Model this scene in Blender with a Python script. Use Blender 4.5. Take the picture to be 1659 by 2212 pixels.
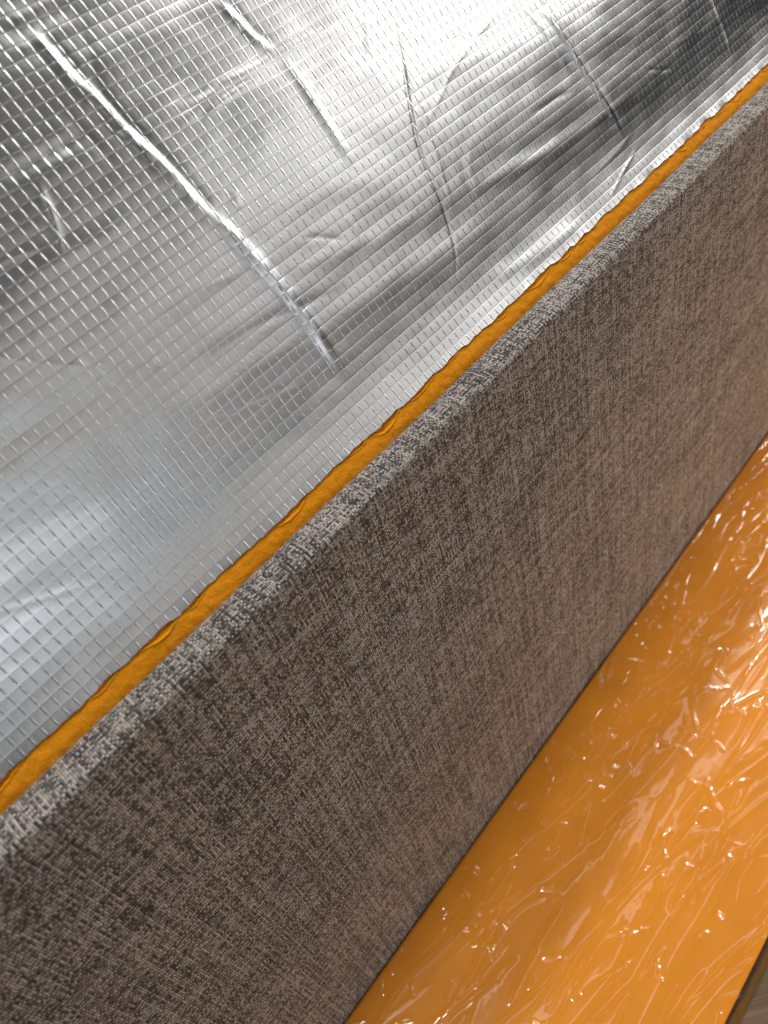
import bpy, math, random
import numpy as np
from mathutils import Matrix, Vector

random.seed(4)
rng = np.random.default_rng(11)
scene = bpy.context.scene
for o in list(bpy.data.objects):
    bpy.data.objects.remove(o)

# ------------------------------------------------------------------ camera
# world: X runs along the panel edge (away from the viewer), Y to the left, Z up
F = 1661.0
d = Vector(((3401 - 830) / F, (1106 + 1490) / F, -1)).normalized()
up = Vector((-(1330 - 830) / F, (2664 - 1106) / F, 1)).normalized()
up = (up - d * up.dot(d)).normalized()
yy = up.cross(d).normalized()
CAMZ = 0.622
R = Matrix(((d.x, d.y, d.z), (yy.x, yy.y, yy.z), (up.x, up.y, up.z)))
cam = bpy.data.cameras.new('camera')
cam.sensor_fit = 'HORIZONTAL'
cam.sensor_width = 36.0
cam.lens = 36.0 * F / 1659
cam.clip_start = 0.01
cam.clip_end = 50
cam.dof.use_dof = True
cam.dof.focus_distance = 0.40
cam.dof.aperture_fstop = 13.0
camo = bpy.data.objects.new('camera', cam)
scene.collection.objects.link(camo)
camo.matrix_world = Matrix.Translation((0, 0, CAMZ)) @ R.to_4x4()
scene.camera = camo

# ------------------------------------------------------------------ light
world = bpy.data.worlds.new('World')
scene.world = world
world.use_nodes = True
world.node_tree.nodes['Background'].inputs[0].default_value = (0.80, 0.86, 0.95, 1)
world.node_tree.nodes['Background'].inputs[1].default_value = 0.032


def area(name, loc, target, size, size_y, power, col):
    l = bpy.data.lights.new(name, 'AREA')
    l.shape = 'RECTANGLE'
    l.size = size
    l.size_y = size_y
    l.energy = power
    l.color = col
    o = bpy.data.objects.new(name, l)
    scene.collection.objects.link(o)
    o.location = loc
    o.rotation_euler = (Vector(target) - Vector(loc)).to_track_quat('-Z', 'Y').to_euler()
    return o


# four room lamps whose soft reflections lie on the foil, a ceiling lamp that glints on the wrap, then three added fill lights
AIM = (0.25, 0.25, 0.45)
area('room_lamp', (1.54, -0.12, 1.13), AIM, 0.22, 0.22, 5.4, (1, 0.97, 0.94))
area('window_light', (-0.24, -1.15, 0.40), AIM, 0.95, 0.66, 4.2, (0.86, 0.93, 1.0))
area('shelf_lamp', (0.19, -1.05, 1.19), AIM, 0.40, 0.40, 1.0, (1, 0.97, 0.94))
area('wall_lamp', (1.09, -0.80, 1.12), AIM, 0.20, 0.20, 1.5, (1, 0.98, 0.95))
area('ceiling_lamp', (2.15, 0.66, 2.3), (0.3, 0.1, 0.2), 0.16, 0.16, 42, (1, 0.97, 0.94))
area('overhead_fill', (-0.35, 0.25, 2.2), (0.30, 0.1, 0.1), 0.25, 0.25, 17, (0.96, 0.97, 1.0))  # added fill from above, evens out the orange wrap and panel top
area('film_streak_strip', (1.0, 0.38, 2.3), (1.0, 0.38, 0.0), 2.6, 0.12, 2.6, (1, 0.96, 0.93))  # added strip, no known source; draws pale streaks along the film pleats
area('side_fill', (0.60, -0.38, 0.06), (0.50, 0.19, 0.16), 0.14, 0.08, 2.1, (1, 0.72, 0.52))  # added warm fill close to the floor, brightens the cloth face

scene.view_settings.view_transform = 'Standard'
scene.view_settings.look = 'None'
scene.view_settings.exposure = 0.0
scene.view_settings.gamma = 1.0
scene.view_settings.use_curve_mapping = False
scene.render.engine = 'CYCLES'
scene.cycles.max_bounces = 8
scene.cycles.transparent_max_bounces = 12


# ------------------------------------------------------------------ helpers
def smooth(a, b, t):
    t = np.clip((np.asarray(t, float) - a) / (b - a), 0, 1)
    return t * t * (3 - 2 * t)


def noise2(x, y, seed=0):
    """smooth gradient noise, about -1..1"""
    r = np.random.default_rng(seed)
    perm = r.permutation(256)
    ang = r.uniform(0, 2 * np.pi, 256)
    xi = np.floor(x).astype(int)
    yi = np.floor(y).astype(int)
    xf = x - xi
    yf = y - yi
    u = xf ** 3 * (xf * (xf * 6 - 15) + 10)
    v = yf ** 3 * (yf * (yf * 6 - 15) + 10)

    def g(ix, iy, fx, fy):
        h = ang[perm[(perm[ix & 255] + iy) & 255]]
        return np.cos(h) * fx + np.sin(h) * fy
    a = g(xi, yi, xf, yf)
    b = g(xi + 1, yi, xf - 1, yf)
    c = g(xi, yi + 1, xf, yf - 1)
    e = g(xi + 1, yi + 1, xf - 1, yf - 1)
    return 1.5 * ((a * (1 - u) + b * u) * (1 - v) + (c * (1 - u) + e * u) * v)


def seg_dist(X, Y, pts):
    """distance to a polyline, signed side, and 0..1 position along it"""
    best = np.full(X.shape, 1e9)
    side = np.zeros(X.shape)
    pos = np.zeros(X.shape)
    L = [0]
    for a, b in zip(pts[:-1], pts[1:]):
        L.append(L[-1] + math.hypot(b[0] - a[0], b[1] - a[1]))
    for k, (a, b) in enumerate(zip(pts[:-1], pts[1:])):
        dx, dy = b[0] - a[0], b[1] - a[1]
        q = dx * dx + dy * dy + 1e-12
        t = np.clip(((X - a[0]) * dx + (Y - a[1]) * dy) / q, 0, 1)
        ex, ey = X - a[0] - t * dx, Y - a[1] - t * dy
        dd = np.hypot(ex, ey)
        m = dd < best
        best = np.where(m, dd, best)
        side = np.where(m, np.sign(dx * ey - dy * ex), side)
        pos = np.where(m, (L[k] + t * math.sqrt(q)) / L[-1], pos)
    return best * side, pos


def smooth_line(pts, n=3):
    """round the corners of a polyline"""
    for _ in range(n):
        q = [pts[0]]
        for a, b in zip(pts[:-1], pts[1:]):
            q.append((a[0] * .75 + b[0] * .25, a[1] * .75 + b[1] * .25))
            q.append((a[0] * .25 + b[0] * .75, a[1] * .25 + b[1] * .75))
        q.append(pts[-1])
        pts = q
    return pts


def link(name, me, mat, parent=None):
    o = bpy.data.objects.new(name, me)
    scene.collection.objects.link(o)
    if mat:
        me.materials.append(mat)
    if parent:
        o.parent = parent
    return o


def grid_obj(name, P, UV, mat, parent=None, smooth_shade=True):
    """P (n,m,3) grid of points -> mesh object with UV in metres"""
    n, m = P.shape[:2]
    me = bpy.data.meshes.new(name)
    me.vertices.add(n * m)
    me.vertices.foreach_set('co', P.astype(np.float32).ravel())
    idx = np.arange(n * m).reshape(n, m)
    f = np.stack([idx[:-1, :-1], idx[1:, :-1], idx[1:, 1:], idx[:-1, 1:]], -1).reshape(-1, 4)
    k = len(f)
    me.loops.add(k * 4)
    me.loops.foreach_set('vertex_index', f.ravel().astype(np.int32))
    me.polygons.add(k)
    me.polygons.foreach_set('loop_start', np.arange(0, 4 * k, 4, dtype=np.int32))
    me.polygons.foreach_set('loop_total', np.full(k, 4, dtype=np.int32))
    me.update(calc_edges=True)
    me.polygons.foreach_set('use_smooth', np.full(k, smooth_shade))
    uvl = me.uv_layers.new(name='UVMap')
    uvl.data.foreach_set('uv', UV.reshape(-1, 2)[f.ravel()].astype(np.float32).ravel())
    me.validate()
    return link(name, me, mat, parent)


def empty(name, loc, label, cat):
    o = bpy.data.objects.new(name, None)
    scene.collection.objects.link(o)
    o.location = loc
    o['label'] = label
    o['category'] = cat
    return o


class NT:
    """tiny node-graph writer"""
    def __init__(self, name):
        self.mat = bpy.data.materials.new(name)
        self.mat.use_nodes = True
        self.t = self.mat.node_tree
        self.bsdf = self.t.nodes['Principled BSDF']
        self.out = self.t.nodes['Material Output']

    def node(self, kind, **kw):
        n = self.t.nodes.new(kind)
        for k, v in kw.items():
            setattr(n, k, v)
        return n

    def put(self, sock, v):
        if isinstance(v, bpy.types.NodeSocket):
            self.t.links.new(v, sock)
        elif v is not None:
            sock.default_value = v

    def m(self, op, a, b=None, c=None):
        n = self.node('ShaderNodeMath', operation=op)
        for i, v in enumerate((a, b, c)):
            if v is not None:
                self.put(n.inputs[i], v)
        return n.outputs[0]

    def xyz(self, x, y, z=0.0):
        n = self.node('ShaderNodeCombineXYZ')
        for i, v in enumerate((x, y, z)):
            self.put(n.inputs[i], v)
        return n.outputs[0]

    def noise(self, vec, scale, detail=2, rough=0.5, dist=0.0):
        n = self.node('ShaderNodeTexNoise')
        self.put(n.inputs['Vector'], vec)
        n.inputs['Scale'].default_value = scale
        n.inputs['Detail'].default_value = detail
        n.inputs['Roughness'].default_value = rough
        n.inputs['Distortion'].default_value = dist
        return n.outputs['Fac']

    def white(self, vec):
        n = self.node('ShaderNodeTexWhiteNoise', noise_dimensions='3D')
        self.put(n.inputs['Vector'], vec)
        return n.outputs['Value']

    def ramp(self, f, stops):
        n = self.node('ShaderNodeValToRGB')
        el = n.color_ramp.elements
        while len(el) < len(stops):
            el.new(0.5)
        for e, (p, c) in zip(el, stops):
            e.position = p
            e.color = (*c, 1)
        self.put(n.inputs[0], f)
        return n.outputs[0]

    def mixc(self, f, a, b):
        n = self.node('ShaderNodeMix', data_type='RGBA')
        self.put(n.inputs[0], f)
        self.put(n.inputs[6], a)
        self.put(n.inputs[7], b)
        return n.outputs[2]

    def mixf(self, f, a, b):
        n = self.node('ShaderNodeMix', data_type='FLOAT')
        self.put(n.inputs[0], f)
        self.put(n.inputs[2], a)
        self.put(n.inputs[3], b)
        return n.outputs[0]

    def uv(self):
        n = self.node('ShaderNodeUVMap')
        s = self.node('ShaderNodeSeparateXYZ')
        self.t.links.new(n.outputs[0], s.inputs[0])
        return s.outputs[0], s.outputs[1]

    def bump(self, h, dist, strength=1.0, normal=None):
        n = self.node('ShaderNodeBump')
        n.inputs['Strength'].default_value = strength
        n.inputs['Distance'].default_value = dist
        self.put(n.inputs['Height'], h)
        if normal:
            self.put(n.inputs['Normal'], normal)
        return n.outputs[0]

    def geo(self):
        n = self.node('ShaderNodeTexCoord')
        return n.outputs['Object']


# ------------------------------------------------------------------ materials
def mat_foil():
    g = NT('embossed_foil')
    u, v = g.uv()
    PU, PV = 0.0049, 0.0053
    wob = g.noise(g.xyz(u, v, 0.3), 9, 1)
    U = g.m('DIVIDE', g.m('ADD', u, g.m('MULTIPLY', wob, 0.0009)), PU)
    V = g.m('DIVIDE', g.m('ADD', v, g.m('MULTIPLY', wob, 0.0012)), PV)
    fu, fv = g.m('FRACT', U), g.m('FRACT', V)
    iu, iv = g.m('FLOOR', U), g.m('FLOOR', V)
    cu = g.m('ABSOLUTE', g.m('SUBTRACT', fu, 0.5))   # 0 centre .. .5 line
    cv = g.m('ABSOLUTE', g.m('SUBTRACT', fv, 0.5))
    lu = g.m('POWER', g.m('MULTIPLY', cu, 2.0), 10)   # narrow line across
    lv = g.m('POWER', g.m('MULTIPLY', cv, 2.0), 12)
    bulge = g.m('MULTIPLY', g.m('SINE', g.m('MULTIPLY', fu, math.pi)),
                g.m('SINE', g.m('MULTIPLY', fv, math.pi)))
    barmod = g.m('SINE', g.m('MULTIPLY', fv, math.pi))
    w1 = g.white(g.xyz(iu, iv, 1.0))
    w2 = g.white(g.xyz(iu, iv, 7.0))
    tilt = g.m('ADD', g.m('MULTIPLY', g.m('SUBTRACT', w1, 0.5), g.m('SUBTRACT', fu, 0.5)),
               g.m('MULTIPLY', g.m('SUBTRACT', w2, 0.5), g.m('SUBTRACT', fv, 0.5)))
    h = g.m('ADD', g.m('MULTIPLY', g.m('MULTIPLY', lu, barmod), 0.95), g.m('MULTIPLY', lv, -0.16))
    h = g.m('ADD', h, g.m('MULTIPLY', bulge, 0.24))
    h = g.m('ADD', h, g.m('MULTIPLY', tilt, 0.14))
    crump = g.noise(g.xyz(u, v, 0), 160, 3, 0.6)
    h = g.m('ADD', h, g.m('MULTIPLY', crump, 0.10))
    n1 = g.bump(h, 0.00021)
    gl = g.node('ShaderNodeBsdfGlossy', distribution='BECKMANN')
    g.put(gl.inputs['Normal'], n1)
    tone = g.noise(g.xyz(u, v, 2.0), 22, 3)
    g.put(gl.inputs['Color'], g.ramp(tone, [(0.3, (0.66, 0.66, 0.66)), (0.7, (0.76, 0.76, 0.76))]))
    g.put(gl.inputs['Roughness'], g.mixf(tone, 0.38, 0.43))
    g2 = g.node('ShaderNodeBsdfGlossy', distribution='BECKMANN')
    g2.inputs['Roughness'].default_value = 0.48
    g2.inputs['Color'].default_value = (0.76, 0.75, 0.74, 1)
    g.put(g2.inputs['Normal'], n1)
    mx = g.node('ShaderNodeMixShader')
    mx.inputs[0].default_value = 0.20
    g.t.links.new(gl.outputs[0], mx.inputs[1])
    g.t.links.new(g2.outputs[0], mx.inputs[2])
    g.t.links.new(mx.outputs[0], g.out.inputs[0])
    g.t.nodes.remove(g.bsdf)
    return g.mat


def mat_fabric():
    g = NT('woven_melange_fabric')
    u, v = g.uv()
    P = 0.00106
    w = g.noise(g.xyz(u, v, 0.0), 250, 2)
    w2 = g.noise(g.xyz(u, v, 5.0), 250, 2)
    U = g.m('ADD', g.m('DIVIDE', u, P), g.m('MULTIPLY', g.m('SUBTRACT', w, 0.5), 0.9))
    V = g.m('ADD', g.m('DIVIDE', v, P), g.m('MULTIPLY', g.m('SUBTRACT', w2, 0.5), 0.9))
    fu, fv = g.m('FRACT', U), g.m('FRACT', V)
    iu, iv = g.m('FLOOR', U), g.m('FLOOR', V)
    par = g.m('MODULO', g.m('ABSOLUTE', g.m('ADD', iu, iv)), 2.0)
    su = g.m('SINE', g.m('MULTIPLY', fu, math.pi))
    sv = g.m('SINE', g.m('MULTIPLY', fv, math.pi))
    hw = g.m('MULTIPLY', g.m('POWER', su, 0.6), g.m('ADD', 0.40, g.m('MULTIPLY', sv, 0.60)))
    hf = g.m('MULTIPLY', g.m('POWER', sv, 0.6), g.m('ADD', 0.40, g.m('MULTIPLY', su, 0.60)))
    h = g.mixf(par, hw, hf)
    # melange yarns: each yarn changes tone in streaks along its own length
    cw = g.noise(g.xyz(g.m('MULTIPLY', iu, 3.71), g.m('MULTIPLY', V, 0.22), 1.0), 1.0, 3, 0.75)
    cf = g.noise(g.xyz(g.m('MULTIPLY', U, 0.22), g.m('MULTIPLY', iv, 3.71), 9.0), 1.0, 3, 0.75)
    c = g.mixf(par, cw, cf)
    both = g.m('MULTIPLY', g.m('ADD', cw, cf), 0.5)
    c = g.mixf(0.25, c, both)
    c = g.m('ADD', 0.5 * 0.25, g.m('MULTIPLY', c, 0.75))
    c = g.m('ADD', c, g.m('MULTIPLY', g.m('SUBTRACT', g.white(g.xyz(iu, iv, 3.0)), 0.5), 0.10))
    ya = g.noise(g.xyz(g.m('MULTIPLY', iu, 5.3), g.m('MULTIPLY', V, 0.015), 4.0), 1.0, 1)
    yb = g.noise(g.xyz(g.m('MULTIPLY', U, 0.015), g.m('MULTIPLY', iv, 5.3), 6.0), 1.0, 1)
    c = g.m('ADD', c, g.m('MULTIPLY', g.m('SUBTRACT', g.mixf(par, ya, yb), 0.5), 0.46))
    patch = g.noise(g.xyz(u, v, 3.0), 30, 2)
    c = g.m('ADD', c, g.m('MULTIPLY', g.m('SUBTRACT', patch, 0.5), 0.03))
    col = g.ramp(c, [(0.40, (0.030, 0.024, 0.020)), (0.47, (0.14, 0.115, 0.095)),
                     (0.53, (0.44, 0.375, 0.315)), (0.61, (0.66, 0.595, 0.53))])
    fib = g.noise(g.xyz(u, v, 0), 3500, 2, 0.7)
    gap = g.ramp(h, [(0.15, (0.25, 0.25, 0.25)), (0.6, (1, 1, 1))])
    mul = g.node('ShaderNodeMix', data_type='RGBA', blend_type='MULTIPLY')
    mul.inputs[0].default_value = 0.85
    g.put(mul.inputs[6], col)
    g.put(mul.inputs[7], gap)
    g.put(g.bsdf.inputs['Base Color'], mul.outputs[2])
    hh = g.m('ADD', h, g.m('MULTIPLY', fib, 0.25))
    g.put(g.bsdf.inputs['Normal'], g.bump(hh, 0.0009))
    g.bsdf.inputs['Roughness'].default_value = 0.75
    g.bsdf.inputs['Specular IOR Level'].default_value = 0.35
    g.bsdf.inputs['Sheen Weight'].default_value = 0.10
    g.bsdf.inputs['Sheen Roughness'].default_value = 0.4
    return g.mat


def mat_felt():
    g = NT('orange_felt')
    co = g.geo()
    n = g.noise(co, 900, 3, 0.7)
    n2 = g.noise(co, 60, 2)
    c1 = g.ramp(n, [(0.3, (0.66, 0.23, 0.004)), (0.7, (0.88, 0.34, 0.012))])
    g.put(g.bsdf.inputs['Base Color'], g.mixc(g.m('MULTIPLY', n2, 0.5), c1, (0.70, 0.245, 0.006, 1)))
    g.put(g.bsdf.inputs['Normal'], g.bump(n, 0.0005, 0.8))
    g.bsdf.inputs['Roughness'].default_value = 0.9
    g.bsdf.inputs['Specular IOR Level'].default_value = 0.15
    return g.mat


def mat_board():
    g = NT('orange_board')
    co = g.geo()
    n = g.noise(co, 35, 3)
    g.put(g.bsdf.inputs['Base Color'], g.ramp(n, [(0.3, (0.76, 0.262, 0.0006)), (0.7, (0.84, 0.300, 0.0010))]))
    g.bsdf.inputs['Roughness'].default_value = 0.6
    g.bsdf.inputs['Specular IOR Level'].default_value = 0.2
    return g.mat


def mat_film(name='clear_wrap', tint=(0.97, 0.965, 0.95, 1), milk=0.018, mc=(0.85, 0.78, 0.72, 1)):
    g = NT(name)
    t = g.t
    tr = g.node('ShaderNodeBsdfTransparent')
    tr.inputs[0].default_value = tint
    gl = g.node('ShaderNodeBsdfGlossy')
    gl.inputs['Roughness'].default_value = 0.065
    gl.inputs['Color'].default_value = (1, 0.97, 0.95, 1)
    df = g.node('ShaderNodeBsdfTranslucent')
    df.inputs[0].default_value = mc
    d2 = g.node('ShaderNodeBsdfDiffuse')
    d2.inputs[0].default_value = mc
    ds = g.node('ShaderNodeMixShader')
    ds.inputs[0].default_value = 0.5
    t.links.new(df.outputs[0], ds.inputs[1])
    t.links.new(d2.outputs[0], ds.inputs[2])
    u, v = g.uv()
    nb = g.bump(g.noise(g.xyz(u, v, 0), 160, 2), 0.00030, 0.25)
    g.put(gl.inputs['Normal'], nb)
    gi = g.node('ShaderNodeNewGeometry')
    dp = g.node('ShaderNodeVectorMath', operation='DOT_PRODUCT')
    g.put(dp.inputs[0], gi.outputs['Incoming'])
    g.put(dp.inputs[1], nb)
    cs = g.m('ABSOLUTE', dp.outputs['Value'])
    fr = g.m('ADD', 0.062, g.m('MULTIPLY', g.m('POWER', g.m('SUBTRACT', 1.0, g.m('MINIMUM', cs, 1.0)), 5.0), 0.9))
    m1 = g.node('ShaderNodeMixShader')
    m1.inputs[0].default_value = milk
    t.links.new(tr.outputs[0], m1.inputs[1])
    t.links.new(ds.outputs[0], m1.inputs[2])
    m2 = g.node('ShaderNodeMixShader')
    g.put(m2.inputs[0], fr)
    t.links.new(m1.outputs[0], m2.inputs[1])
    g2 = g.node('ShaderNodeBsdfGlossy')
    g2.inputs['Roughness'].default_value = 0.26
    g2.inputs['Color'].default_value = (1, 0.93, 0.90, 1)
    gm = g.node('ShaderNodeMixShader')
    gm.inputs[0].default_value = 0.35
    t.links.new(gl.outputs[0], gm.inputs[1])
    t.links.new(g2.outputs[0], gm.inputs[2])
    t.links.new(gm.outputs[0], m2.inputs[2])
    t.links.new(m2.outputs[0], g.out.inputs[0])
    t.nodes.remove(g.bsdf)
    return g.mat


def mat_wood():
    g = NT('wood_floor')
    co = g.geo()
    s = g.node('ShaderNodeSeparateXYZ')
    g.put(s.inputs[0], co)
    x, y = s.outputs[0], s.outputs[1]
    # grain runs across, slightly turned from the board
    a = math.radians(-38)
    gx = g.m('ADD', g.m('MULTIPLY', x, math.cos(a)), g.m('MULTIPLY', y, math.sin(a)))
    gy = g.m('ADD', g.m('MULTIPLY', x, -math.sin(a)), g.m('MULTIPLY', y, math.cos(a)))
    pl = g.m('DIVIDE', gy, 0.12)
    ip = g.m('FLOOR', pl)
    fp = g.m('FRACT', pl)
    grain = g.noise(g.xyz(g.m('MULTIPLY', gx, 5), g.m('MULTIPLY', gy, 90), ip), 1.6, 6, 0.65, 0.5)
    fine = g.noise(g.xyz(g.m('MULTIPLY', gx, 30), g.m('MULTIPLY', gy, 700), 0), 1.0, 3, 0.7)
    f = g.m('ADD', g.m('MULTIPLY', grain, 0.7), g.m('MULTIPLY', fine, 0.35))
    f = g.m('ADD', f, g.m('MULTIPLY', g.m('SUBTRACT', g.white(g.xyz(ip, 0, 0)), 0.5), 0.15))
    col = g.ramp(f, [(0.3, (0.045, 0.022, 0.008)), (0.55, (0.115, 0.062, 0.022)), (0.8, (0.20, 0.12, 0.05))])
    seam = g.m('LESS_THAN', g.m('ABSOLUTE', g.m('SUBTRACT', fp, 0.5)), 0.492)
    col = g.mixc(seam, (0.02, 0.012, 0.006, 1), col)
    g.put(g.bsdf.inputs['Base Color'], col)
    g.put(g.bsdf.inputs['Normal'], g.bump(g.m('ADD', fine, seam), 0.0004, 0.6))
    g.bsdf.inputs['Roughness'].default_value = 0.45
    return g.mat


def mat_plain(name, col, rough):
    g = NT(name)
    co = g.geo()
    n = g.noise(co, 400, 3)
    g.put(g.bsdf.inputs['Base Color'], g.mixc(n, tuple(c * 0.8 for c in col) + (1,), tuple(c * 1.15 for c in col) + (1,)))
    g.bsdf.inputs['Roughness'].default_value = rough
    return g.mat


M_FOIL, M_FAB, M_FELT, M_BOARD, M_FILM, M_WOOD = mat_foil(), mat_fabric(), mat_felt(), mat_board(), mat_film(), mat_wood()

M_SKIRT = mat_film('amber_wrap', (0.75, 0.55, 0.15, 1), 0.45, (0.45, 0.30, 0.03, 1))

# ------------------------------------------------------------------ floor
xs = np.linspace(-2.5, 4.5, 8)
ys = np.linspace(-3.5, 3.5, 8)
XX, YY = np.meshgrid(xs, ys, indexing='ij')
fl = grid_obj('floor', np.stack([XX, YY, 0 * XX], -1), np.stack([XX, YY], -1), M_WOOD)
fl['kind'] = 'structure'

# ------------------------------------------------------------------ mat profile (a flexible insulation mat leaning back)
EY, EZ = 0.2196, CAMZ - 0.2284       # where the foil ends on the felt


def alpha(s):                          # lean from vertical, radians
    s = np.asarray(s, float)
    k = [-0.016, -0.004, 0.0, 0.012, 0.022, 0.036, 0.06, 0.085, 0.11, 0.135, 0.16, 0.185, 0.21, 0.24, 0.5]
    v = [0, 43, 43, 38, 31.5, 26, 27.5, 27.5, 30.5, 34, 34.5, 36.3, 37.5, 34, 15]
    a = sum(np.interp(s + t, k, v) for t in (-0.004, -0.002, 0, 0.002, 0.004)) / 5
    return np.radians(a)


SS = np.linspace(-0.39, 0.50, 4451)
al = alpha(SS)
ds = SS[1] - SS[0]
PYt = np.concatenate([[0], np.cumsum(np.sin(al[:-1]) * ds)])
PZt = np.concatenate([[0], np.cumsum(np.cos(al[:-1]) * ds)])
PYt = PYt - np.interp(0, SS, PYt) + EY
PZt = PZt - np.interp(0, SS, PZt) + EZ


def prof(s):
    y = np.interp(s, SS, PYt)
    z = np.interp(s, SS, PZt)
    a = np.interp(s, SS, al)
    return y, z, -np.cos(a), np.sin(a)     # point and outward normal (towards -Y, up)


Rn = np.array(R)


def foil_at(px, py):
    """where the sight line through a photo point meets the mat: (x, s)"""
    r = Rn @ np.array([(px - 829.5) / F, (1106 - py) / F, -1.0])
    y, z, _, _ = prof(SS)
    ratio = (z - CAMZ) * r[1] - y * r[2]
    k = np.where(SS >= -0.005)[0]
    f = ratio[k]
    j = np.where(np.sign(f[:-1]) != np.sign(f[1:]))[0]
    if len(j) == 0:
        return None
    s = SS[k][j[0]]
    return (float(np.interp(s, SS, PYt) / r[1] * r[0]), float(s))


def creases(X, S, items):
    """items: (photo points, half width m, height m, kind)"""
    H = np.zeros_like(X)
    for pts, w, hgt, kind in items:
        q = [foil_at(*p) for p in pts]
        q = smooth_line([p for p in q if p])
        ax = [p[0] for p in q]
        ay = [p[1] for p in q]
        pad = w * 4.5
        i0, i1 = np.searchsorted(X[:, 0], [min(ax) - pad, max(ax) + pad])
        sl = (slice(i0, i1), slice(None))
        dd, t = seg_dist(X[sl], S[sl], q)
        wob = 1 + 0.25 * noise2(t * 9, 0 * t + w * 1000, 3)
        env = smooth(0, 0.3, np.minimum(t, 1 - t)) * wob
        a = np.abs(dd) / w
        if kind == 'ridge':
            H[sl] += 0.27 * hgt * env * (np.exp(-a ** 2 * 1.2) - 0.45 * np.exp(-((dd / w - 1.7) ** 2)))
        elif kind == 'sharp':
            H[sl] += 0.42 * hgt * env * np.exp(-a ** 1.5 * 1.3)
        else:                              # smooth
            H[sl] += hgt * env * np.exp(-a ** 2)
    return H


FOLDS = [
    ([(60, 60), (110, 120), (150, 165), (195, 215), (228, 240)], .0022, .0022, 'ridge'),
    ([(150, 120), (190, 190), (235, 245), (270, 285), (325, 330), (375, 385), (415, 425), (445, 470), (485, 515)], .0020, .0030, 'ridge'),
    ([(205, 245), (260, 290), (315, 330), (345, 375), (400, 420), (430, 465), (452, 480)], .0016, .0018, 'sharp'),
    ([(400, 410), (440, 450), (510, 520), (570, 580), (640, 660), (700, 750), (760, 830)], .0026, .0013, 'smooth'),
    ([(478, 470), (540, 555), (590, 610), (620, 640)], .0014, .0011, 'sharp'),
    ([(465, 0), (490, 25), (520, 55), (555, 90), (600, 112)], .0020, .0020, 'ridge'),
    ([(600, 112), (640, 160), (670, 210), (720, 290), (775, 380)], .0026, .0005, 'smooth'),
    ([(-20, 400), (80, 345), (150, 308), (210, 285)], .0036, -.0007, 'smooth'),
    ([(340, 300), (400, 262), (425, 235), (470, 190), (560, 145), (640, 100), (745, 48), (800, 20)], .0026, .0013, 'ridge'),
    ([(430, 265), (470, 225), (530, 185), (580, 160)], .0018, .0010, 'sharp'),
    ([(845, 10), (868, 130), (885, 240), (905, 330), (955, 440), (982, 530), (985, 630)], .0010, -.0011, 'sharp'),
    ([(868, 120), (930, 300), (985, 480)], .0010, .0005, 'sharp'),
    ([(1145, -5), (1185, 40), (1215, 85), (1255, 150), (1290, 205), (1325, 262), (1350, 300)], .0020, .0050, 'ridge'),
    ([(1120, 0), (1165, 60), (1200, 115), (1240, 170)], .0016, .0014, 'sharp'),
    ([(1530, -20), (1548, 30), (1565, 70), (1580, 120)], .0014, .0012, 'sharp'),
    ([(565, 612), (640, 580), (720, 548), (800, 520), (880, 470), (980, 430)], .0034, .0005, 'ridge'),
    ([(-10, 630), (100, 575), (200, 520), (260, 480), (330, 440)], .0030, .0006, 'ridge'),
    ([(70, 380), (100, 430), (125, 500), (135, 560)], .0016, .0010, 'sharp'),
    ([(0, 130), (80, 90), (180, 30)], .0030, .0009, 'ridge'),
    ([(0, 60), (80, 20), (130, -10)], .0030, .0009, 'ridge'),
    ([(1380, 310), (1340, 380), (1310, 440)], .0010, .0005, 'sharp'),
    ([(950, 430), (1060, 390), (1180, 330), (1300, 250), (1420, 170)], .0040, .0005, 'smooth'),
    ([(1040, 610), (1150, 560), (1260, 470)], .0040, .0005, 'smooth'),
]


def edge_line(x):
    """the uneven edge where the foil was cut: offset along s"""
    e = 0.0008 * noise2(x / 0.027, 0 * x + 3.3, 5) + 0.0005 * noise2(x / 0.007, 0 * x + 8.1, 6) + 0.00022 * noise2(x / 0.0018, 0 * x + 5.5, 7)
    saw = (x / 0.024 + 0.6 * noise2(x / 0.05, 0 * x, 9)) % 1.0
    return e + 0.0011 * np.clip(0.6 + noise2(x / 0.06, 0 * x + 1.2, 8), 0.1, 1) * (np.minimum(saw * 1.25, (1 - saw) * 5) - 0.4), saw


mat_root = empty('insulation_mat', (0.3, 0.214, 0.0),
                 'silver foil mat with embossed squares on orange felt, leaning behind the grey woven panel', 'insulation mat')


def to_root(P, root):
    return P - np.array(root.location)


def relief(X, S):
    # slow billows, longer along the mat than across it
    a = math.radians(9)
    xr = X * math.cos(a) - S * math.sin(a)
    sr = X * math.sin(a) + S * math.cos(a)
    fade = smooth(0.000, 0.02, S)
    h = 0.0008 * noise2(xr / 0.22, sr / 0.034, 21) * smooth(0.015, 0.06, S)
    h += 0.00030 * noise2(xr / 0.12, sr / 0.015, 22) * smooth(0.01, 0.04, S)
    h += 0.00008 * noise2(xr / 0.012, sr / 0.008, 23) * fade
    h += 0.0003 * noise2(X / 0.03, S / 0.02, 24)
    return h


# foil facing
nx, ns = 2000, 620
x1 = np.linspace(-0.30, 1.15, nx)
s1 = np.linspace(0, 1, ns)
X, T = np.meshgrid(x1, s1, indexing='ij')
E, saw = edge_line(X)
S = E + T * (0.46 - E)
H = 0.0006 + relief(X, S) + creases(X, S, FOLDS)
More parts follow.
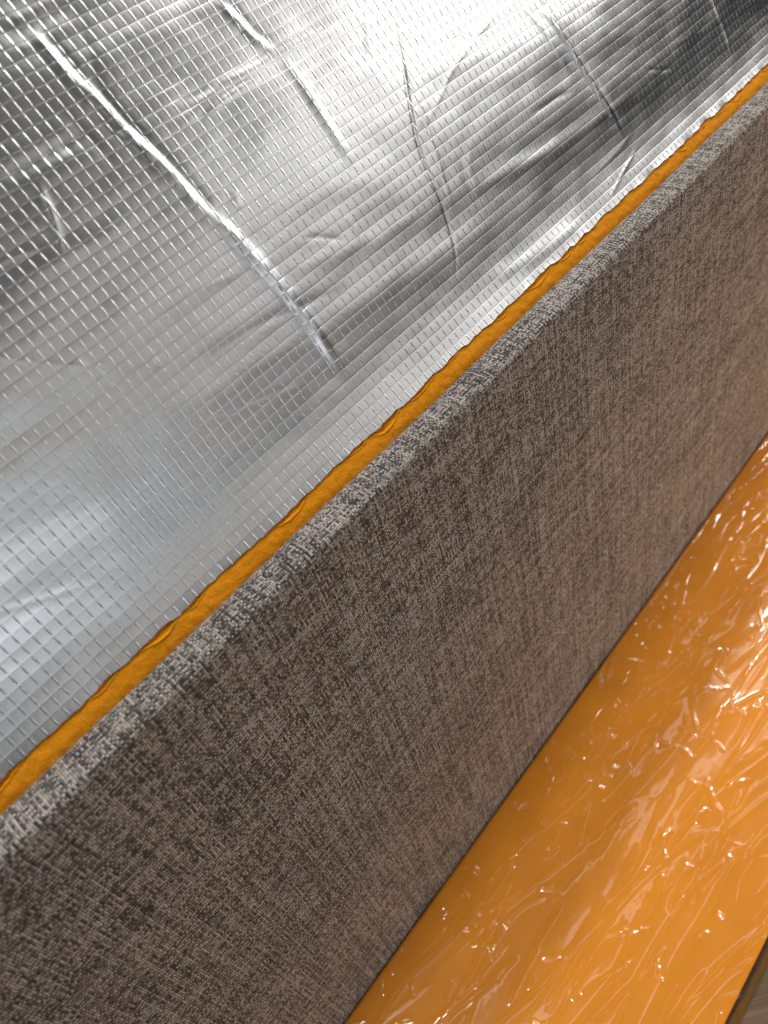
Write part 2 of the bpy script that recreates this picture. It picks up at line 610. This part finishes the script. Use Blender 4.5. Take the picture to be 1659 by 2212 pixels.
# many faint fine wrinkles
rw = random.Random(23)
for i in range(60):
    xa, sa_ = rw.uniform(-0.1, 0.65), rw.uniform(0.012, 0.21)
    L, a = rw.uniform(0.02, 0.11), math.radians(rw.gauss(-8, 13) if rw.random() < 0.75 else rw.gauss(80, 15))
    if abs(a) > 0.8:
        L *= 0.45
    q = [(xa, sa_)]
    for k in range(5):
        a += math.radians(rw.gauss(0, 7))
        q.append((q[-1][0] + L / 5 * math.cos(a), q[-1][1] + L / 5 * math.sin(a)))
    w_, h_ = rw.uniform(.0009, .0026), rw.choice((1, 1, -1)) * rw.uniform(.00010, .00024)
    xsq = [p[0] for p in q]
    i0, i1 = np.searchsorted(x1, [min(xsq) - 3 * w_, max(xsq) + 3 * w_])
    dd, t = seg_dist(X[i0:i1], S[i0:i1], smooth_line(q, 2))
    H[i0:i1] += h_ * smooth(0, 0.3, np.minimum(t, 1 - t)) * np.exp(-(np.abs(dd) / w_) ** 1.5)
# the cut edge lifts a little here and there
H += 0.0003 * np.exp(-(S - E) / 0.0016) * (0.4 + noise2(X / 0.012, 0 * X, 31))
y, z, ny, nz = prof(S)
P = np.stack([X, y + ny * H, z + nz * H], -1)
foil = grid_obj('foil_facing', to_root(P, mat_root), np.stack([X, S], -1), M_FOIL, mat_root)

FELT_SIDE = -1
# felt backing, front side and a back side 4 mm behind
nx, ns = 1800, 230
x1 = np.linspace(-0.305, 1.155, nx)
sa = np.concatenate([np.linspace(-0.385, -0.02, 14), np.linspace(-0.0195, 0.006, 186), np.linspace(0.0065, 0.465, 60)])
X, S = np.meshgrid(x1, sa, indexing='ij')
E, saw = edge_line(X)
H = -0.0002 + relief(X, S) * (1 - smooth(0.004, 0.02, S)) - 0.0060 * smooth(0.003, 0.022, S)
H += 0.00025 * noise2(X / 0.004, S / 0.004, 41) * (S < 0.01)
# torn skin: a hollow under the foil edge that ends in a thin raised lip
lipd = 0.0036 * np.clip(np.sin(np.pi * np.clip((saw - 0.12) / 0.8, 0, 1)), 0, 1) ** 0.8 * np.clip(0.55 + 1.3 * noise2(X / 0.033, 0 * X + 2.2, 51), 0, 1.1)
depth = E - S                      # distance below the foil edge
inside = (depth < lipd) & (lipd > 0.0006)
rel = (lipd - depth) / 0.0005
H += np.where(inside, -0.0006 * smooth(0, 1.6, rel), 0)
H += 0.0005 * np.exp(-((depth - lipd) / 0.00033) ** 2) * (lipd > 0.0006) * (S < 0.006)
y, z, ny, nz = prof(S)
P = np.stack([X, y + ny * H, z + nz * H], -1)
felt = grid_obj('felt_backing', to_root(P, mat_root), np.stack([X, S], -1), M_FELT, mat_root)
sol = felt.modifiers.new('thickness', 'SOLIDIFY')
sol.thickness = 0.0035
sol.offset = FELT_SIDE

# ------------------------------------------------------------------ fabric panel
panel = empty('fabric_panel', (0.3, 0.1995, 0.0),
              'upright grey brown woven fabric panel between the silver foil mat and the orange board',
              'fabric panel')
YF, YB = 0.1910, 0.2080
ZT = CAMZ - 0.2265
# profile: front bottom -> up -> rounded front ridge -> flat top -> rounded back -> down
pf = []
r1, r2 = 0.0030, 0.0045
for zz in np.linspace(0.001, ZT - r1 - 0.001, 150):
    pf.append((YF, zz))
for k in range(15):
    a = math.radians(90 * k / 14)
    pf.append((YF + r1 - r1 * math.cos(a), ZT - r1 + r1 * math.sin(a)))
for yv in np.linspace(YF + r1 + .0005, YB - r2 - .0005, 12):
    pf.append((yv, ZT + 0.0004 * math.sin((yv - YF) / (YB - YF) * math.pi)))
for k in range(10):
    a = math.radians(90 * k / 9)
    pf.append((YB - r2 + r2 * math.sin(a), ZT - r2 + r2 * math.cos(a)))
for zz in np.linspace(ZT - r2 - 0.003, 0.001, 24):
    pf.append((YB, zz))
pf = np.array(pf)
al2 = np.concatenate([[0], np.cumsum(np.hypot(*np.diff(pf, axis=0).T))])
tang = np.gradient(pf, axis=0)
tang /= np.linalg.norm(tang, axis=1)[:, None]
nrm = np.stack([-tang[:, 1], tang[:, 0]], 1)
x1 = np.linspace(-0.30, 1.15, 1100)
X, K = np.meshgrid(x1, np.arange(len(pf)), indexing='ij')
A = al2[K]
Hh = 0.0006 * noise2(X / 0.12, A / 0.07, 61) + 0.00015 * noise2(X / 0.02, A / 0.006, 62) + 0.00012 * noise2(X / 0.004, A / 0.004, 63)
P = np.stack([X, pf[K, 0] + nrm[K, 0] * Hh, pf[K, 1] + nrm[K, 1] * Hh], -1)
P[..., 2] = np.maximum(P[..., 2], 0.0005)
cover = grid_obj('fabric_cover', to_root(P, panel), np.stack([X, A], -1), M_FAB, panel)
# inner core closes the ends
core_m = mat_plain('panel_core', (0.30, 0.22, 0.13), 0.8)
me = bpy.data.meshes.new('core')
vs = [(x, yv, zv) for x in (-0.6, 0.85) for yv in (YF - 0.1995 + 0.002, YB - 0.1995 - 0.002) for zv in (0.001, ZT - 0.004)]
me.from_pydata(vs, [], [(0, 1, 3, 2), (4, 6, 7, 5), (0, 4, 5, 1), (2, 3, 7, 6), (0, 2, 6, 4), (1, 5, 7, 3)])
core = link('core', me, core_m, panel)

# stray fibres along the two top edges
fm = bpy.data.meshes.new('stray_fibres')
fv, ff = [], []
for i in range(2600):
    x0 = random.uniform(-0.12, 0.75)
    back = random.random() < 0.6
    yb, zb = (YB - 0.0012 - 0.1995, ZT - 0.0012) if back else (YF + 0.0009 - 0.1995, ZT - 0.001)
    L = random.uniform(0.0005, 0.0018)
    v0 = Vector((x0 - 0.3, yb, zb))
    dr = Vector((random.uniform(-1.6, 1.6), (1 if back else -1) * random.uniform(0.3, 1), random.uniform(0.1, 1))).normalized()
    cur = Vector((random.uniform(-1, 1), random.uniform(-1, 1), random.uniform(-1, 0.2))) * 0.6
    pts = [v0 + dr * (L * t) + cur * (L * t * t) for t in (0, .4, .75, 1)]
    w = 0.00003
    b = len(fv)
    sdv = dr.cross(Vector((0, 0, 1))).normalized() * w
    s2 = dr.cross(sdv).normalized() * w
    for k, p in enumerate(pts):
        tp = 1 - 0.6 * k / 3
        fv += [tuple(p + sdv * tp), tuple(p - sdv * tp * .5 + s2 * tp), tuple(p - sdv * tp * .5 - s2 * tp)]
    for k in range(3):
        for j in range(3):
            a0, a1 = b + 3 * k + j, b + 3 * k + (j + 1) % 3
            ff.append((a0, a1, a1 + 3, a0 + 3))
fm.from_pydata(fv, [], ff)
fib = link('stray_fibres', fm, mat_plain('fibre', (0.34, 0.33, 0.31), 0.8), panel)
fib['kind'] = 'stuff'

# ------------------------------------------------------------------ wrapped board lying on the floor
board = empty('wrapped_board', (0.3, 0.094, 0.0),
              'orange board in wrinkled shiny clear film lying on the wood floor beside the fabric panel', 'board')
BT = 0.0195
BL, BR = 0.1907, -0.0032          # Y of its left and right edges


def box_round(name, x0, x1, y0, y1, z0, z1, mat, parent, r=0.002):
    me = bpy.data.meshes.new(name)
    o = Vector(parent.location)
    vs = [(x - o.x, yv - o.y, zv - o.z) for x in (x0, x1) for yv in (y0, y1) for zv in (z0, z1)]
    me.from_pydata(vs, [], [(0, 1, 3, 2), (4, 6, 7, 5), (0, 4, 5, 1), (2, 3, 7, 6), (0, 2, 6, 4), (1, 5, 7, 3)])
    ob = link(name, me, mat, parent)
    b = ob.modifiers.new('bevel', 'BEVEL')
    b.width = r
    b.segments = 3
    return ob


box_round('orange_core', -0.30, 1.15, BR + 0.001, BL, 0.001, BT - 0.0012, M_BOARD, board, 0.003)

nx, ny_ = 3000, 520
x1 = np.linspace(-0.31, 1.16, nx)
# across: over the top from left to right, then down the side as a loose skirt
wt = BL - BR
t1 = np.linspace(0, wt + 0.021, ny_)
X, T = np.meshgrid(x1, t1, indexing='ij')
H = np.zeros_like(X)
H += 0.00022 * noise2(X / 0.09, T / 0.020, 71) + 0.00006 * noise2(X / 0.03 + T / 0.02, T / 0.012 - X / 0.08, 72)
dx, dt = x1[1] - x1[0], t1[1] - t1[0]


def add_crease(pts, w, h):
    global H
    ax = [p[0] for p in pts]
    ay = [p[1] for p in pts]
    pad = w * 3
    i0, i1 = np.searchsorted(x1, [min(ax) - pad, max(ax) + pad])
    j0, j1 = np.searchsorted(t1, [min(ay) - pad, max(ay) + pad])
    if i1 - i0 < 2 or j1 - j0 < 2:
        return
    sl = (slice(i0, i1), slice(j0, j1))
    dd, t = seg_dist(X[sl], T[sl], pts)
    env = np.clip(np.minimum(t, 1 - t) * 5, 0, 1) ** 0.6
    H[sl] = H[sl] + h * env * np.exp(-(np.abs(dd) / w) ** 1.6)


rr = random.Random(7)
# long pleats that run with the board
for i in range(140):
    x0 = rr.uniform(-0.30, 0.95)
    t0 = rr.uniform(-0.01, wt)
    L = rr.uniform(0.05, 0.30)
    a0 = math.radians(rr.gauss(4, 5))
    a = a0
    pts = [(x0, t0)]
    n = 12
    for k in range(n):
        a += math.radians(rr.gauss(0, 5)) - 0.3 * (a - a0)
        pts.append((pts[-1][0] + L / n * math.cos(a), pts[-1][1] + L / n * math.sin(a)))
    add_crease(smooth_line(pts, 2), rr.uniform(.0012, .0024), rr.uniform(.0003, .0010))
# shorter stiff folds
for i in range(230):
    x0 = rr.uniform(-0.2, 1.05)
    t0 = rr.uniform(0.0, wt)
    L = rr.uniform(0.015, 0.05)
    a = math.radians(rr.gauss(3, 14))
    pts = [(x0, t0)]
    for k in range(3):
        a += math.radians(rr.gauss(0, 9))
        pts.append((pts[-1][0] + L / 3 * math.cos(a), pts[-1][1] + L / 3 * math.sin(a)))
    far = 1.0 + 0.6 * min(max((x0 - 0.15) / 0.2, 0), 1)
    add_crease(smooth_line(pts, 1), rr.uniform(.0011, .0020), far * rr.uniform(.0003, .0008))
# little kinks in every direction
for i in range(420):
    x0 = -0.15 + 1.2 * rr.random() ** 0.8
    t0 = rr.uniform(0.0, wt) if rr.random() < 0.5 else rr.uniform(0.0, 0.06)
    L = rr.uniform(0.006, 0.018)
    a = math.radians(rr.uniform(-80, 80))
    pts = [(x0, t0)]
    for k in range(3):
        a += math.radians(rr.choice((-35, -15, 0, 15, 35)))
        pts.append((pts[-1][0] + L / 3 * math.cos(a), pts[-1][1] + L / 3 * math.sin(a)))
    kk = 1.9 if t0 < 0.06 else 1.0
    add_crease(pts, rr.uniform(.0010, .0017), kk * rr.uniform(.0003, .0008))
# towards the far end the film is crumpled into facets
c0 = int(np.searchsorted(x1, 0.16))
Xs, Ts = X[c0:, :], T[c0:, :]
wx = Xs + 0.006 * noise2(Xs / 0.03, Ts / 0.02, 91)
wtt = (Ts - 0.10 * Xs + 0.002 * noise2(Xs / 0.02, Ts / 0.01, 92)) * 2.6
F1 = np.full(Xs.shape, 9.0, dtype=np.float32)
F2 = np.full(Xs.shape, 9.0, dtype=np.float32)
for i in range(420):
    sx, st = rr.uniform(0.12, 1.2), rr.uniform(-0.14, wt + 0.02) * 2.6
    k0, k1 = np.searchsorted(x1[c0:], [sx - 0.13, sx + 0.13])
    q = np.hypot(wx[k0:k1] - sx, wtt[k0:k1] - st).astype(np.float32)
    a1, a2 = F1[k0:k1], F2[k0:k1]
    F2[k0:k1] = np.minimum(a2, np.maximum(a1, q))
    F1[k0:k1] = np.minimum(a1, q)
em = np.clip(0.5 + 0.9 * noise2(Xs / 0.06, Ts / 0.03, 93), 0, 1) * smooth(0.17, 0.30, Xs)
H[c0:, :] += 0.0009 * em * np.exp(-((F2 - F1) / 0.0028) ** 1.5)
H[c0:, :] += 0.0014 * em * np.clip(F1, 0, 0.04) / 0.04
H = np.clip(H, -0.0009, 0.006)
over = np.clip(T - wt + 0.002, 0, None)
rad = 0.004
ang = np.clip(over / rad, 0, math.radians(78))
rest = np.clip(over - rad * math.radians(78), 0, None)
Yp = BL - np.minimum(T, wt - 0.002) - rad * np.sin(ang) - rest * math.cos(math.radians(78))
Zp = BT - rad * (1 - np.cos(ang)) - rest * math.sin(math.radians(78))
sk = 0.0016 * noise2(X / 0.02, 0 * X + T / 0.03, 81) * smooth(0.001, 0.008, over)
Ny, Nz = -np.sin(ang), np.cos(ang)
edge_in = smooth(0, 0.003, T)
Hs = H * edge_in * (1 - smooth(0.003, 0.01, over) * 0.6) + sk
P = np.stack([X, Yp + Ny * Hs, np.maximum(Zp + Nz * Hs, 0.0006) - 0.002 * (1 - smooth(0, 0.0025, T))], -1)
UVs = np.stack([X, T], -1)
jc = int(np.searchsorted(t1, wt + 0.0035))
film = grid_obj('clear_film', to_root(P[:, :jc + 1], board), UVs[:, :jc + 1], M_FILM, board)
skirt = grid_obj('film_overhang', to_root(P[:, jc:], board), UVs[:, jc:], M_SKIRT, board)
